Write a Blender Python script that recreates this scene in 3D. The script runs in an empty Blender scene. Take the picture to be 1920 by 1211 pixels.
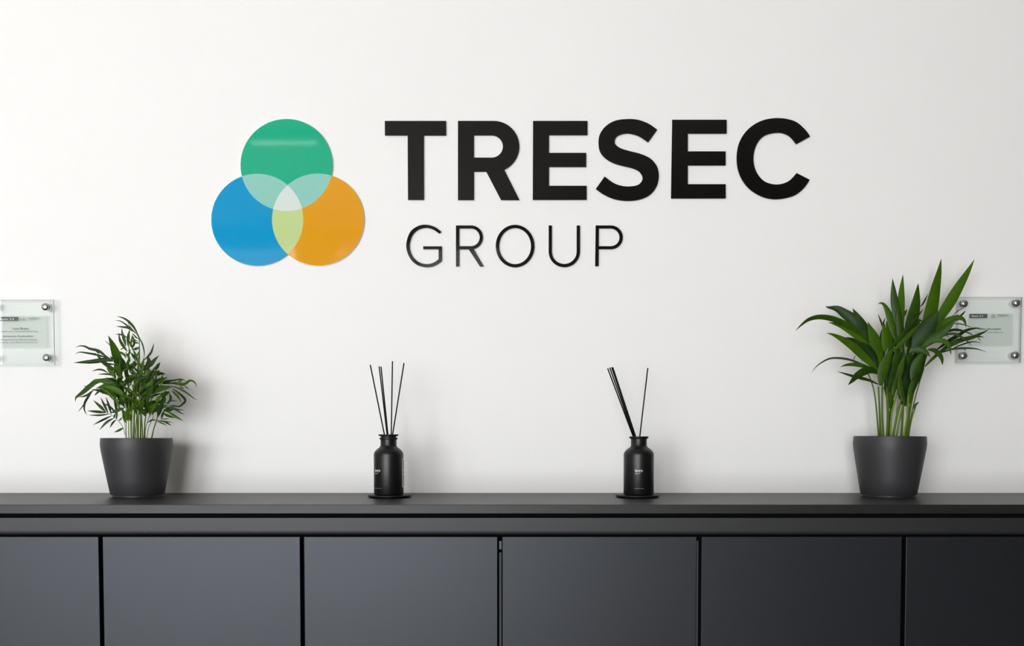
import bpy, bmesh, math, random
from mathutils import Vector, Matrix
from math import sin, cos, pi, radians, tan, atan2, hypot

S = bpy.context.scene
C = S.collection
rng = random.Random(11)

# ------------------------------------------------------------------ camera
F = 2000.0; TILT = radians(2.5); CY = 911.6; CAMD = 2.6
ZTOP = 1.12                                     # height of the worktop
_dy = -(924 - CY) / F
CAMZ = ZTOP - CAMD * (_dy*cos(TILT) - sin(TILT)) / (cos(TILT) + _dy*sin(TILT))
cd = bpy.data.cameras.new('camera'); cam = bpy.data.objects.new('camera', cd); C.objects.link(cam)
cam.location = (0, -CAMD, CAMZ); cam.rotation_euler = (radians(90) - TILT, 0, 0)
cd.sensor_width = 36; cd.lens = F/1920*36; cd.shift_y = (CY - 605.5)/1920; cd.clip_start = .05
S.camera = cam

def at(u, v, Y=0.0):
    """point where the sight line through photo pixel (u, v) meets the vertical plane y = Y"""
    dx = (u - 960)/F; dy = -(v - CY)/F
    k = (Y + CAMD) / (cos(TILT) + dy*sin(TILT))
    return Vector((dx*k, Y, CAMZ + k*(dy*cos(TILT) - sin(TILT))))
def depth_on(v, z):
    """y of the point at height z on the sight line of row v"""
    dy = -(v - CY)/F
    return -CAMD + (z - CAMZ)/(dy*cos(TILT) - sin(TILT))*(cos(TILT) + dy*sin(TILT))

# ------------------------------------------------------------------ world, lights, exposure
w = bpy.data.worlds.new('world'); S.world = w; w.use_nodes = True
w.node_tree.nodes['Background'].inputs[0].default_value = (.75, .86, 1, 1)
w.node_tree.nodes['Background'].inputs[1].default_value = 1.0
def area(name, loc, rot, sx, sy, power, col):
    l = bpy.data.lights.new(name, 'AREA'); l.shape = 'RECTANGLE'; l.size = sx; l.size_y = sy
    l.energy = power; l.color = col
    o = bpy.data.objects.new(name, l); C.objects.link(o); o.location = loc; o.rotation_euler = rot
    return o
# daylight outside the two windows of the wall behind the camera (facing +y)
RX0, RX1, RY = -7.0, 2.9, -7.5
area('window_daylight_left', (-5.72, RY-.12, 1.6), (radians(90), 0, 0), 1.95, 2.5, 32, (.985, .985, 1))
area('window_daylight_middle', (-3.15, RY-.12, 1.6), (radians(90), 0, 0), 2.3, 2.95, 142, (.985, .985, 1))
area('window_daylight_right', (-.9, RY-.12, 1.6), (radians(90), 0, 0), 1.6, 2.95, 122, (.985, .985, 1))
S.view_settings.view_transform = 'Standard'; S.view_settings.look = 'None'
S.view_settings.gamma = 1; S.view_settings.use_curve_mapping = False
S.view_settings.exposure = 1.13
S.cycles.transparent_max_bounces = 32; S.cycles.sample_clamp_indirect = 10

# ------------------------------------------------------------------ materials
def lin(c):
    return tuple(((x/255)/12.92 if x/255 <= .04045 else ((x/255+.055)/1.055)**2.4) for x in c) + (1,)
def mat(name, rgb, rough=.5, spec=.5, metal=0, bump=0, bscale=200, var=0, coat=0, trans=0):
    m = bpy.data.materials.new(name); m.use_nodes = True; nt = m.node_tree
    b = nt.nodes['Principled BSDF']
    c = lin(rgb)
    b.inputs['Base Color'].default_value = c; b.inputs['Roughness'].default_value = rough
    b.inputs['Specular IOR Level'].default_value = spec; b.inputs['Metallic'].default_value = metal
    b.inputs['Coat Weight'].default_value = coat; b.inputs['Coat Roughness'].default_value = .03
    tc = nt.nodes.new('ShaderNodeTexCoord')
    n = nt.nodes.new('ShaderNodeTexNoise'); n.inputs['Scale'].default_value = bscale; n.inputs['Detail'].default_value = 3
    nt.links.new(tc.outputs['Object'], n.inputs['Vector'])
    if bump:
        bp = nt.nodes.new('ShaderNodeBump'); bp.inputs['Strength'].default_value = bump; bp.inputs['Distance'].default_value = .001
        nt.links.new(n.outputs['Fac'], bp.inputs['Height']); nt.links.new(bp.outputs['Normal'], b.inputs['Normal'])
    if var:
        mr = nt.nodes.new('ShaderNodeMix'); mr.data_type = 'RGBA'
        n2 = nt.nodes.new('ShaderNodeTexNoise'); n2.inputs['Scale'].default_value = 4; nt.links.new(tc.outputs['Object'], n2.inputs['Vector'])
        nt.links.new(n2.outputs['Fac'], mr.inputs[0])
        mr.inputs[6].default_value = tuple(x*(1-var) for x in c[:3]) + (1,); mr.inputs[7].default_value = tuple(min(1, x*(1+var)) for x in c[:3]) + (1,)
        nt.links.new(mr.outputs[2], b.inputs['Base Color'])
    return m
M = {
 'wall_side': mat('grey_side_wall', (112, 108, 104), .8, .2),
 'wall': mat('painted_wall', (239, 236, 234), .75, .25, bump=.15, bscale=350, var=.012),
 'ceiling': mat('painted_ceiling', (206, 202, 196), .9, .2),
 'floor': mat('grey_floor', (176, 172, 166), .45, .4, var=.05, bscale=30, bump=.05),
 'frame': mat('white_frame', (205, 205, 205), .5),
 'worktop': mat('black_laminate_top', (22, 20, 20), .42, .36, bump=.03, bscale=900),
 'front': mat('anthracite_lacquer', (15, 15, 18), .42, .46, bump=.03, bscale=900, var=.04),
 'rail': mat('anthracite_rail', (18, 18, 21), .5, .5),
 'void': mat('black_core', (8, 8, 9), .9, .1),
 'strip': mat('dark_edge_strip', (62, 64, 72), .6),
 'hinge': mat('grey_hinge', (84, 86, 90), .6),
 'pot': mat('matt_anthracite_pot', (52, 50, 52), .48, .4, bump=.05, bscale=700),
 'soil': mat('potting_soil', (40, 28, 20), .95, .1, bump=1, bscale=150),
 'bottle': mat('black_satin_bottle', (14, 14, 14), .38, .38),
 'cap': mat('black_matt_collar', (15, 15, 15), .5, .4),
 'coaster': mat('black_coaster', (14, 14, 14), .55, .3),
 'reed': mat('black_reed', (14, 14, 14), .7, .2, bump=.2, bscale=900),
 'print': mat('grey_bottle_print', (196, 196, 194), .5),
 'lwhite': mat('white_label', (225, 225, 228), .5),
 'lgrey': mat('grey_label_field', (120, 122, 122), .5),
 'black': mat('gloss_black_acrylic', (12, 11, 9), .04, .36),
 'green': mat('green_acrylic', (30, 168, 130), .04, .3),
 'blue': mat('blue_acrylic', (0, 145, 195), .04, .3),
 'orange': mat('orange_acrylic', (220, 152, 20), .04, .3),
 'mint': mat('mint_acrylic', (140, 196, 184), .04, .3),
 'lime': mat('lime_acrylic', (188, 206, 140), .04, .3),
 'pale': mat('pale_acrylic', (208, 218, 212), .04, .3),
 'backing': mat('clear_backing', (226, 222, 215), .2, .5),
 'steel': mat('brushed_steel', (205, 205, 205), .22, .5, metal=1),
 'ink': mat('grey_ink', (112, 116, 114), .6),
 'inkd': mat('dark_ink', (84, 88, 86), .6),
 'inkg': mat('green_grey_ink', (140, 162, 148), .6),
 'paper': mat('frosted_insert', (222, 230, 225), .6),
 'lampshade': mat('added_lamp_housing', (220, 220, 220), .4),
}
def glass(name, tint, f0=.04):
    m = bpy.data.materials.new(name); m.use_nodes = True; nt = m.node_tree; nt.nodes.clear()
    out = nt.nodes.new('ShaderNodeOutputMaterial'); mix = nt.nodes.new('ShaderNodeMixShader')
    tr = nt.nodes.new('ShaderNodeBsdfTransparent'); tr.inputs[0].default_value = tint
    gl = nt.nodes.new('ShaderNodeBsdfGlossy'); gl.inputs['Roughness'].default_value = .01
    fr = nt.nodes.new('ShaderNodeFresnel'); fr.inputs[0].default_value = 1.5
    nt.links.new(fr.outputs[0], mix.inputs[0]); nt.links.new(tr.outputs[0], mix.inputs[1]); nt.links.new(gl.outputs[0], mix.inputs[2])
    nt.links.new(mix.outputs[0], out.inputs[0]); return m
M['glass'] = glass('clear_sign_glass', (.975, .99, .982, 1))
M['wglass'] = glass('window_glass', (.98, .99, .985, 1))
M['edge'] = mat('polished_glass_edge', (196, 200, 198), .15, .6)
def translucent_sheet():
    m = bpy.data.materials.new('frosted_insert'); m.use_nodes = True; nt = m.node_tree; b = nt.nodes['Principled BSDF']
    b.inputs['Base Color'].default_value = lin((228, 232, 229)); b.inputs['Roughness'].default_value = .5
    tr = nt.nodes.new('ShaderNodeBsdfTransparent'); mx = nt.nodes.new('ShaderNodeMixShader'); mx.inputs[0].default_value = .82
    tr.inputs[0].default_value = (.97, .98, .97, 1)
    nt.links.new(b.outputs[0], mx.inputs[1]); nt.links.new(tr.outputs[0], mx.inputs[2]); nt.links.new(mx.outputs[0], nt.nodes['Material Output'].inputs[0])
    return m
M['paper'] = translucent_sheet()
def emit(name, col, s):
    m = bpy.data.materials.new(name); m.use_nodes = True; b = m.node_tree.nodes['Principled BSDF']
    b.inputs['Emission Color'].default_value = col; b.inputs['Emission Strength'].default_value = s
    b.inputs['Base Color'].default_value = (.8, .8, .8, 1); return m
M['tube'] = emit('added_lamp_glow', (1, .98, .95, 1), 2.5)
def leafmat(name, dark, light):
    m = bpy.data.materials.new(name); m.use_nodes = True; nt = m.node_tree; b = nt.nodes['Principled BSDF']
    oi = nt.nodes.new('ShaderNodeObjectInfo'); tc = nt.nodes.new('ShaderNodeTexCoord')
    n = nt.nodes.new('ShaderNodeTexNoise'); n.inputs['Scale'].default_value = 25
    nt.links.new(tc.outputs['Object'], n.inputs['Vector'])
    ad = nt.nodes.new('ShaderNodeMath'); ad.operation = 'MULTIPLY_ADD'; ad.inputs[1].default_value = .5
    nt.links.new(n.outputs['Fac'], ad.inputs[0]); 
    m2 = nt.nodes.new('ShaderNodeMath'); m2.operation = 'MULTIPLY'; m2.inputs[1].default_value = .6
    nt.links.new(oi.outputs['Random'], m2.inputs[0]); nt.links.new(m2.outputs[0], ad.inputs[2])
    cr = nt.nodes.new('ShaderNodeValToRGB'); cr.color_ramp.elements[0].position = .2; cr.color_ramp.elements[1].position = 1.0
    cr.color_ramp.elements[0].color = lin(dark); cr.color_ramp.elements[1].color = lin(light)
    nt.links.new(ad.outputs[0], cr.inputs[0]); nt.links.new(cr.outputs[0], b.inputs['Base Color'])
    b.inputs['Roughness'].default_value = .45; b.inputs['Specular IOR Level'].default_value = .22
    tl = nt.nodes.new('ShaderNodeBsdfTranslucent'); nt.links.new(cr.outputs[0], tl.inputs[0])
    mx = nt.nodes.new('ShaderNodeMixShader'); mx.inputs[0].default_value = .18
    nt.links.new(b.outputs[0], mx.inputs[1]); nt.links.new(tl.outputs[0], mx.inputs[2])
    nt.links.new(mx.outputs[0], nt.nodes['Material Output'].inputs[0]); return m
M['leaf'] = leafmat('palm_leaf', (14, 42, 2), (72, 108, 5))
M['leafdark'] = leafmat('dry_dark_leaf', (26, 40, 14), (56, 72, 28))
M['stem'] = leafmat('palm_stem', (62, 96, 8), (126, 150, 30))

for k_ in ('front',): M[k_].node_tree.nodes['Principled BSDF'].inputs['Specular Tint'].default_value = (.86, .91, 1, 1)

# ------------------------------------------------------------------ helpers
def link(name, me, m, parent=None):
    o = bpy.data.objects.new(name, me); C.objects.link(o)
    if m is not None:
        me.materials.append(M[m] if isinstance(m, str) else m)
    if parent is not None: o.parent = parent
    return o
def from_bm(name, bm, m, parent=None, smooth=False, loc=None):
    bmesh.ops.recalc_face_normals(bm, faces=bm.faces)
    me = bpy.data.meshes.new(name); bm.to_mesh(me); bm.free()
    if smooth:
        for p in me.polygons: p.use_smooth = True
    o = link(name, me, m, parent)
    if loc is not None: o.location = loc
    return o
def add_box(bm, lo, hi, bev=0, seg=2):
    r = bmesh.ops.create_cube(bm, size=1)
    c = (Vector(lo) + Vector(hi))/2; s = Vector(hi) - Vector(lo)
    for v in r['verts']: v.co = Vector((v.co.x*s.x, v.co.y*s.y, v.co.z*s.z)) + c
    if bev:
        es = list({e for v in r['verts'] for e in v.link_edges})
        bmesh.ops.bevel(bm, geom=es, offset=bev, segments=seg, affect='EDGES', profile=.5)
def box(name, lo, hi, m, parent=None, bev=0, seg=2):
    bm = bmesh.new(); add_box(bm, lo, hi, bev, seg); return from_bm(name, bm, m, parent)
def lathe(name, prof, m, parent=None, seg=64, loc=(0, 0, 0), smooth=True):
    bm = bmesh.new(); rings = []
    for r, z in prof:
        if r < 1e-6: rings.append([bm.verts.new((0, 0, z))])
        else: rings.append([bm.verts.new((r*cos(2*pi*i/seg), r*sin(2*pi*i/seg), z)) for i in range(seg)])
    for a, b in zip(rings, rings[1:]):
        for i in range(seg):
            j = (i+1) % seg
            if len(a) == 1 and len(b) > 1: bm.faces.new((a[0], b[i], b[j]))
            elif len(b) == 1 and len(a) > 1: bm.faces.new((a[i], a[j], b[0]))
            elif len(a) > 1: bm.faces.new((a[i], a[j], b[j], b[i]))
    o = from_bm(name, bm, m, parent, smooth, loc)
    if smooth:
        o.data.set_sharp_from_angle(angle=radians(38))
    return o
def tube(bm, pts, r0, r1=None, seg=8):
    r1 = r0 if r1 is None else r1; rings = []
    for k, p in enumerate(pts):
        d = (pts[min(k+1, len(pts)-1)] - pts[max(k-1, 0)]).normalized()
        a = d.cross(Vector((0, 1, 0)));  a = a.normalized() if a.length > 1e-3 else Vector((1, 0, 0))
        b = d.cross(a).normalized(); r = r0 + (r1-r0)*k/max(1, len(pts)-1)
        rings.append([bm.verts.new(p + a*r*cos(2*pi*i/seg) + b*r*sin(2*pi*i/seg)) for i in range(seg)])
    for A, B in zip(rings, rings[1:]):
        for i in range(seg): bm.faces.new((A[i], A[(i+1) % seg], B[(i+1) % seg], B[i]))
    bm.faces.new(rings[0]); bm.faces.new(rings[-1][::-1])
def thing(name, label, cat, loc=(0, 0, 0), group=None):
    o = bpy.data.objects.new(name, None); C.objects.link(o); o.location = loc; o.empty_display_size = .05
    return tag(o, label, cat, group)
def tag(o, label, cat, group=None):
    o['label'] = label; o['category'] = cat
    if group: o['group'] = group
    return o
def struct(o): o['kind'] = 'structure'; return o
def rel(o, parent):
    """parent o, whose mesh is in world coordinates, under an Empty that has its own location"""
    o.parent = parent; o.matrix_parent_inverse = Matrix.Translation(-Vector(parent.location)); return o

def plate(name, loops, m, y0, y1, parent=None, Yref=None, bev=0.0):
    """flat shape: closed outlines in photo pixels (first outer, others holes), set on the wall from y0 (back) to y1 (front)"""
    Yr = y1 if Yref is None else Yref
    cu = bpy.data.curves.new(name, 'CURVE'); cu.dimensions = '2D'; cu.fill_mode = 'BOTH'
    t = abs(y1-y0)/2; cu.extrude = t - bev; cu.bevel_depth = bev; cu.bevel_resolution = 1; cu.offset = -bev
    for lp in loops:
        sp = cu.splines.new('POLY'); sp.points.add(len(lp)-1); sp.use_cyclic_u = True
        for p, (u, v) in zip(sp.points, lp):
            q = at(u, v, Yr); p.co = (q.x, q.z, 0, 1)
    tmp = bpy.data.objects.new('tmp', cu); C.objects.link(tmp)
    dg = bpy.context.evaluated_depsgraph_get(); me = bpy.data.meshes.new_from_object(tmp.evaluated_get(dg))
    bpy.data.objects.remove(tmp); bpy.data.curves.remove(cu)
    me.transform(Matrix.Rotation(radians(90), 4, 'X')); me.transform(Matrix.Translation((0, (y0+y1)/2, 0)))
    me.materials.clear(); me.name = name
    # origin to the shape's middle
    c = sum((v.co for v in me.vertices), Vector())/len(me.vertices); me.transform(Matrix.Translation(-c))
    o = link(name, me, m)
    o.location = c
    if parent is not None: rel(o, parent)
    return o
def text_mesh(s, bold=0):
    cu = bpy.data.curves.new('t', 'FONT'); cu.body = s; cu.size = 1; cu.offset = bold; cu.resolution_u = 2
    tmp = bpy.data.objects.new('tmp', cu); C.objects.link(tmp)
    dg = bpy.context.evaluated_depsgraph_get(); me = bpy.data.meshes.new_from_object(tmp.evaluated_get(dg))
    bpy.data.objects.remove(tmp); bpy.data.curves.remove(cu); me.materials.clear()
    return me
def text_px(name, s, u0, u1, v0, v1, Y, m, parent, bold=0):
    """lettering filling the pixel box u0..u1, v0 (top) .. v1 (bottom)"""
    me = text_mesh(s, bold); xs = [v.co.x for v in me.vertices]; ys = [v.co.y for v in me.vertices]
    a = at(u0, v1, Y); b = at(u1, v0, Y)
    for v in me.vertices:
        fx = (v.co.x-min(xs))/(max(xs)-min(xs)); fz = (v.co.y-min(ys))/(max(ys)-min(ys))
        v.co = Vector((a.x+(b.x-a.x)*fx, Y, a.z+(b.z-a.z)*fz))
    me.name = name
    return rel(link(name, me, m), parent)
def catmull(P, n=6, closed=False):
    P = [Vector(p) for p in P]; N = len(P); out = []
    for i in range(N if closed else N-1):
        if closed: p0, p1, p2, p3 = P[i-1], P[i], P[(i+1) % N], P[(i+2) % N]
        else: p0, p1, p2, p3 = P[max(i-1, 0)], P[i], P[i+1], P[min(i+2, N-1)]
        for k in range(n):
            t = k/n
            out.append(.5*((2*p1)+(p2-p0)*t+(2*p0-5*p1+4*p2-p3)*t*t+(3*p1-p0-3*p2+p3)*t**3))
    if not closed: out.append(P[-1])
    return out

# ------------------------------------------------------------------ room
H = 3.2
struct(box('floor', (RX0-.2, RY-.2, -.1), (RX1+.2, .15, 0), 'floor'))
struct(box('ceiling', (RX0-.2, RY-.2, H), (RX1+.2, .15, H+.1), 'ceiling'))
struct(box('wall_back', (RX0-.2, 0, 0), (RX1+.2, .15, H), 'wall'))
struct(box('wall_left', (RX0-.15, RY, 0), (RX0, 0, H), 'wall'))
struct(box('wall_right', (RX1, RY, 0), (RX1+.15, 0, H), 'wall_side'))
bm = bmesh.new()                                # the wall with the windows, behind the camera
xs = [RX0-.2, -6.7, -4.75, -4.3, -2.0, -1.7, -.1, RX1+.2]
for a, b, z0, z1 in ((xs[0], xs[1], 0, H), (xs[1], xs[2], 0, .3), (xs[1], xs[2], 2.85, H), (xs[2], xs[3], 0, H),
                     (xs[3], xs[4], 0, .1), (xs[3], xs[4], 3.1, H), (xs[4], xs[5], 0, H),
                     (xs[5], xs[6], 0, .1), (xs[5], xs[6], 3.1, H), (xs[6], xs[7], 0, H)):
    add_box(bm, (a, RY-.1, z0), (b, RY, z1))
struct(from_bm('wall_front', bm, 'wall'))
for i, (a, b, z0, z1, nm) in enumerate(((-6.7, -4.75, .3, 2.85, 2), (-4.3, -2.0, .1, 3.1, 2), (-1.7, -.1, .1, 3.1, 2))):
    bm = bmesh.new(); f = .05
    for k in range(nm+1):
        x = a + (b-a-f)*k/nm; add_box(bm, (x, RY-.08, z0), (x+f, RY-.03, z1))
    add_box(bm, (a+f, RY-.08, z0), (b-f, RY-.03, z0+f)); add_box(bm, (a+f, RY-.08, z1-f), (b-f, RY-.03, z1))
    wo = struct(from_bm('window_%d' % (i+1), bm, 'frame'))
    box('pane', (a+f, RY-.06, z0+f), (b-f, RY-.055, z1-f), 'wglass', wo)
    if i >= 1:
        for k in range(6):                      # blind drawn almost all the way up
            z = z1 - .03 - k*.05
            s = box('blind_slat', (a+.06, -.035, -.002), (b-.06, .035, .002), 'frame', wo)
            s.location = (0, RY+.05, z); s.rotation_euler = (radians(28), 0, 0)
# unseen lamp, added only to put a streak in the green disc
lamp = thing('added_streak_lamp', 'added slim lamp on the ceiling behind the camera, for the streak in the green disc', 'lamp', (-1.46, -4.35, H))
box('added_lamp_housing', (-.22, -.06, -.045), (.22, .06, 0), 'lampshade', lamp)
box('diffuser', (-.2, -.03, -.05), (.2, .03, -.045), 'tube', lamp)

# ------------------------------------------------------------------ worktop and cabinets
YF = depth_on(946, ZTOP)                        # front edge of the worktop
YD = YF + .004                                  # door fronts
def zrow(v, Y): return at(960, v, Y).z
XL, XR = -2.4, 2.1
wt = thing('worktop', 'long black worktop running the full width below the wall sign', 'worktop', (0, YF/2, ZTOP))
rel(box('slab', (XL, YF, zrow(963, YF)), (XR, -.002, ZTOP), 'worktop', None, bev=.0008, seg=2), wt)
zr1, zr0 = zrow(971, YD), zrow(1003.2, YD)
rel(box('spacer', (XL, YF+.03, zr1-.002), (XR, -.03, zrow(963, YF)), 'void'), wt)
bm = bmesh.new()                                # rail whose lower edge curls inwards
prof = [(YD+.03, zr1), (YD, zr1), (YD, zr0+.010)] + [(YD+.0045*(1-cos(t*pi/12)), zr0+.010-.0095*sin(t*pi/12)) for t in range(1, 7)] + [(YD+.03, zr0+.0005)]
A = [bm.verts.new((XL, y, z)) for y, z in prof]; B = [bm.verts.new((XR, y, z)) for y, z in prof]
n = len(prof)
for i in range(n): bm.faces.new((A[i], A[(i+1) % n], B[(i+1) % n], B[i]))
bm.faces.new(A); bm.faces.new(B[::-1])
rl = from_bm('front_rail', bm, 'rail', smooth=True); rl.data.set_sharp_from_angle(angle=radians(30)); rel(rl, wt)

ztd = zrow(1004.3, YD)
gaps = [(-194, -186), (186.2, 193.6), (563.2, 570.6), (932.8, 942), (1305.6, 1315.2), (1689.8, 1698), (2070, 2078)]
labs = ['black cabinet door at the left edge of the photo, left of the small palm',
        'black cabinet directly below the bushy palm with fine feathery leaves',
        'black cabinet below the reed diffuser with widely spread sticks',
        'black cabinet right of the gap with the small grey hinge, below the word group',
        'black cabinet between the right diffuser and the broad-leaved palm',
        'darkest black cabinet at the right edge of the photo']
for i in range(6):
    g0, g1 = gaps[i], gaps[i+1]
    x0 = at(g0[1], 1100, YD).x; x1 = at(g1[0], 1100, YD).x
    bx0 = at(sum(g0)/2, 1100, YD).x; bx1 = at(sum(g1)/2, 1100, YD).x
    cb = thing('cabinet', labs[i], 'cabinet', ((bx0+bx1)/2, -.23, 0), 'black cabinets below the worktop')
    bm = bmesh.new(); yb = YD + .024
    add_box(bm, (bx0+.0005, yb, .1), (bx0+.018, -.03, ztd+.001)); add_box(bm, (bx1-.018, yb, .1), (bx1-.0005, -.03, ztd+.001))
    add_box(bm, (bx0+.018, yb, .1), (bx1-.018, -.03, .118)); add_box(bm, (bx0+.018, yb, ztd-.017), (bx1-.018, -.03, ztd+.001))
    add_box(bm, (bx0+.018, -.045, .118), (bx1-.018, -.03, ztd-.017))
    rel(from_bm('carcass', bm, 'void'), cb)
    rel(box('door', (x0, YD, .105), (x1, YD+.019, ztd-.002), 'front', None, bev=.0009, seg=2), cb)
    rel(box('plinth', (bx0+.001, YD+.06, 0), (bx1-.001, YD+.075, .1), 'void'), cb)
    if i == 3:
        rel(box('hinge', (at(935.3, 1020, YD).x, YD+.010, zrow(1031, YD)), (at(940.8, 1020, YD).x, YD+.022, zrow(1015, YD)), 'hinge', None, bev=.001), cb)
        rel(box('edge_strip', (at(935.8, 1020, YD).x, YD+.014, .12), (at(939.8, 1020, YD).x, YD+.0235, zrow(1037, YD)), 'strip'), cb)
    if i == 4:
        rel(box('edge_strip', (at(1308.2, 1020, YD).x, YD+.014, .12), (at(1311.8, 1020, YD).x, YD+.0235, zrow(1015, YD)), 'strip'), cb)

# ------------------------------------------------------------------ emblem of three discs
G, Bc, O = (537.2, 309.3), (482.4, 412.0), (596.3, 411.6); R = 86.3
def inter(a, b, low):
    d = hypot(b[0]-a[0], b[1]-a[1]); mx, my = (a[0]+b[0])/2, (a[1]+b[1])/2; h = math.sqrt(R*R-d*d/4)
    px, py = -(b[1]-a[1])/d, (b[0]-a[0])/d
    c = [(mx+px*h, my+py*h), (mx-px*h, my-py*h)]; return c[0] if low(c[0], c[1]) else c[1]
P1 = inter(G, Bc, lambda p, q: p[0] < q[0]); P2 = inter(G, Bc, lambda p, q: p[0] > q[0])
Q1 = inter(G, O, lambda p, q: p[0] > q[0]); Q2 = inter(G, O, lambda p, q: p[0] < q[0])
S1 = inter(Bc, O, lambda p, q: p[1] < q[1]); S2 = inter(Bc, O, lambda p, q: p[1] > q[1])
def arc(c, p, q, long=False):
    a0 = atan2(p[1]-c[1], p[0]-c[0]); a1 = atan2(q[1]-c[1], q[0]-c[0]); d = (a1-a0+pi) % (2*pi)-pi
    if long: d = d - 2*pi if d > 0 else d + 2*pi
    n = max(6, int(abs(d)*22)); return [(c[0]+R*cos(a0+d*k/n), c[1]+R*sin(a0+d*k/n)) for k in range(n)]
em = thing('wall_emblem', 'round-lobed emblem of overlapping green, blue and orange acrylic discs left of the lettering', 'wall emblem', at(540, 375, 0))
fields = {'green_field': ('green', [(G, P1, Q1, True), (O, Q1, S1), (Bc, S1, P1)]),
 'blue_field': ('blue', [(G, P1, Q2), (O, Q2, S2), (Bc, S2, P1, True)]),
 'orange_field': ('orange', [(G, Q1, P2), (Bc, P2, S2), (O, S2, Q1, True)]),
 'mint_overlap_field': ('mint', [(Bc, P1, S1), (O, S1, Q2), (G, Q2, P1)]),
 'mint_overlap_field.001': ('mint', [(O, Q1, S1), (Bc, S1, P2), (G, P2, Q1)]),
 'lime_overlap_field': ('lime', [(G, Q2, P2), (Bc, P2, S2), (O, S2, Q2)]),
 'pale_centre_field': ('pale', [(Bc, S1, P2), (G, P2, Q2), (O, Q2, S1)])}
for nme, (m, arcs) in fields.items():
    lp = [p for a in arcs for p in arc(*a)]; plate(nme, [lp], m, -.0045, -.0065, em, Yref=-.0065)
def grow(lp, c, s): return [(c[0]+(p[0]-c[0])*s, c[1]+(p[1]-c[1])*s) for p in lp]
outl = arc(G, P1, Q1, True) + arc(O, Q1, S2, True) + arc(Bc, S2, P1, True)
plate('backing', [grow(outl, (540, 375), 1.004)], 'backing', -.0005, -.0045, em, Yref=-.0065)

# ------------------------------------------------------------------ lettering
def z1(P, ox=700, oy=200, s=4.5714): return [(ox+x/s, oy+y/s) for x, y in P]
def earc(cx, cy, rx, ry, a0, a1, n=20):
    return [(cx+rx*cos(radians(a0+(a1-a0)*k/n)), cy+ry*sin(radians(a0+(a1-a0)*k/n))) for k in range(n+1)]
def E(x0, x0b, ys, xs_, top):   # ys: bar edges, xs_: right ends
    return [(x0, ys[0]), (xs_[0], ys[0]), (xs_[0], ys[1]), (top, ys[1]), (top, ys[2]), (xs_[1], ys[2]), (xs_[1], ys[3]), (top, ys[3]),
            (top, ys[4]), (xs_[2], ys[4]), (xs_[2], ys[5]), (x0b, ys[5])]
s2 = lambda P: z1(P, 1100, 200, 4.3636)
Sout = catmull([(577,187),(510,140),(430,109),(345,100),(240,112),(160,155),(108,225),(97,300),(112,372),(158,425),(225,463),(300,485),(375,503),(430,530),(457,575),(447,615),(410,643),(340,652),(275,644),(215,620),(147,570)], 5)
Sin = catmull([(75,672),(140,718),(225,755),(325,770),(430,760),(515,722),(570,655),(590,575),(580,500),(545,445),(500,410),(430,382),(350,362),(280,340),(240,313),(229,285),(243,248),(285,226),(345,219),(425,240),(503,290)], 5)
Cout = catmull([(1829,243),(1785,183),(1700,117),(1565,92),(1430,115),(1320,185),(1250,290),(1228,420),(1250,550),(1320,660),(1430,733),(1550,757),(1690,730),(1775,668),(1826,597)], 5)
Cin = catmull([(1718,542),(1650,610),(1555,636),(1455,610),(1388,530),(1365,425),(1388,315),(1455,237),(1570,212),(1655,238),(1716,305)], 5)
sg = lambda P: z1(P, 740, 400, 4.2667)
big = [
 ('T', [[(721.4,226.5),(836.2,226.5),(836.2,253.8),(794.5,253.8),(794.7,374.6),(764.9,374.6),(764.3,253.8),(721.6,253.8)]]),
 ('R', [[(858.6,226.5)] + earc(926,274.3,47.6,47.8,-90,66) + [(973.9,374.9),(939.5,374.9),(911.8,321.7),(888.5,321.7),(888.5,374.9),(858.6,374.9)],
        [(888.5,253.5)] + earc(922,274.4,20.9,20.9,-90,90) + [(888.5,295.3)]]),
 ('E', [E(999.4, 998.9, (226.5,253.2,286.4,312.9,348.1,374.5), (1101.4,1099.0,1099.9), 1029.2)]),
 ('S', [s2([tuple(p) for p in Sout + Sin])]),
 ('E', [E(1260.4, 1258.3, (224.3,250.4,283.6,310.1,345.1,371.9), (1362.6,1360.6,1360.8), 1289.7)]),
 ('C', [s2([tuple(p) for p in Cout + Cin])]),
]
big_lab = {0: 'large bold black acrylic letter T at the start of the upper word',
 1: 'large bold black acrylic letter R in the upper word',
 2: 'large bold black acrylic letter E between the large R and the S',
 3: 'large bold black acrylic letter S in the upper word',
 4: 'large bold black acrylic letter E between the S and the C',
 5: 'large bold black acrylic letter C at the end of the upper word'}
for i, (ch, loops) in enumerate(big):
    tag(plate('sign_letter', loops, 'black', -.0005, -.006, bev=.0003), big_lab[i], 'letter', 'large letters of the upper word')
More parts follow.
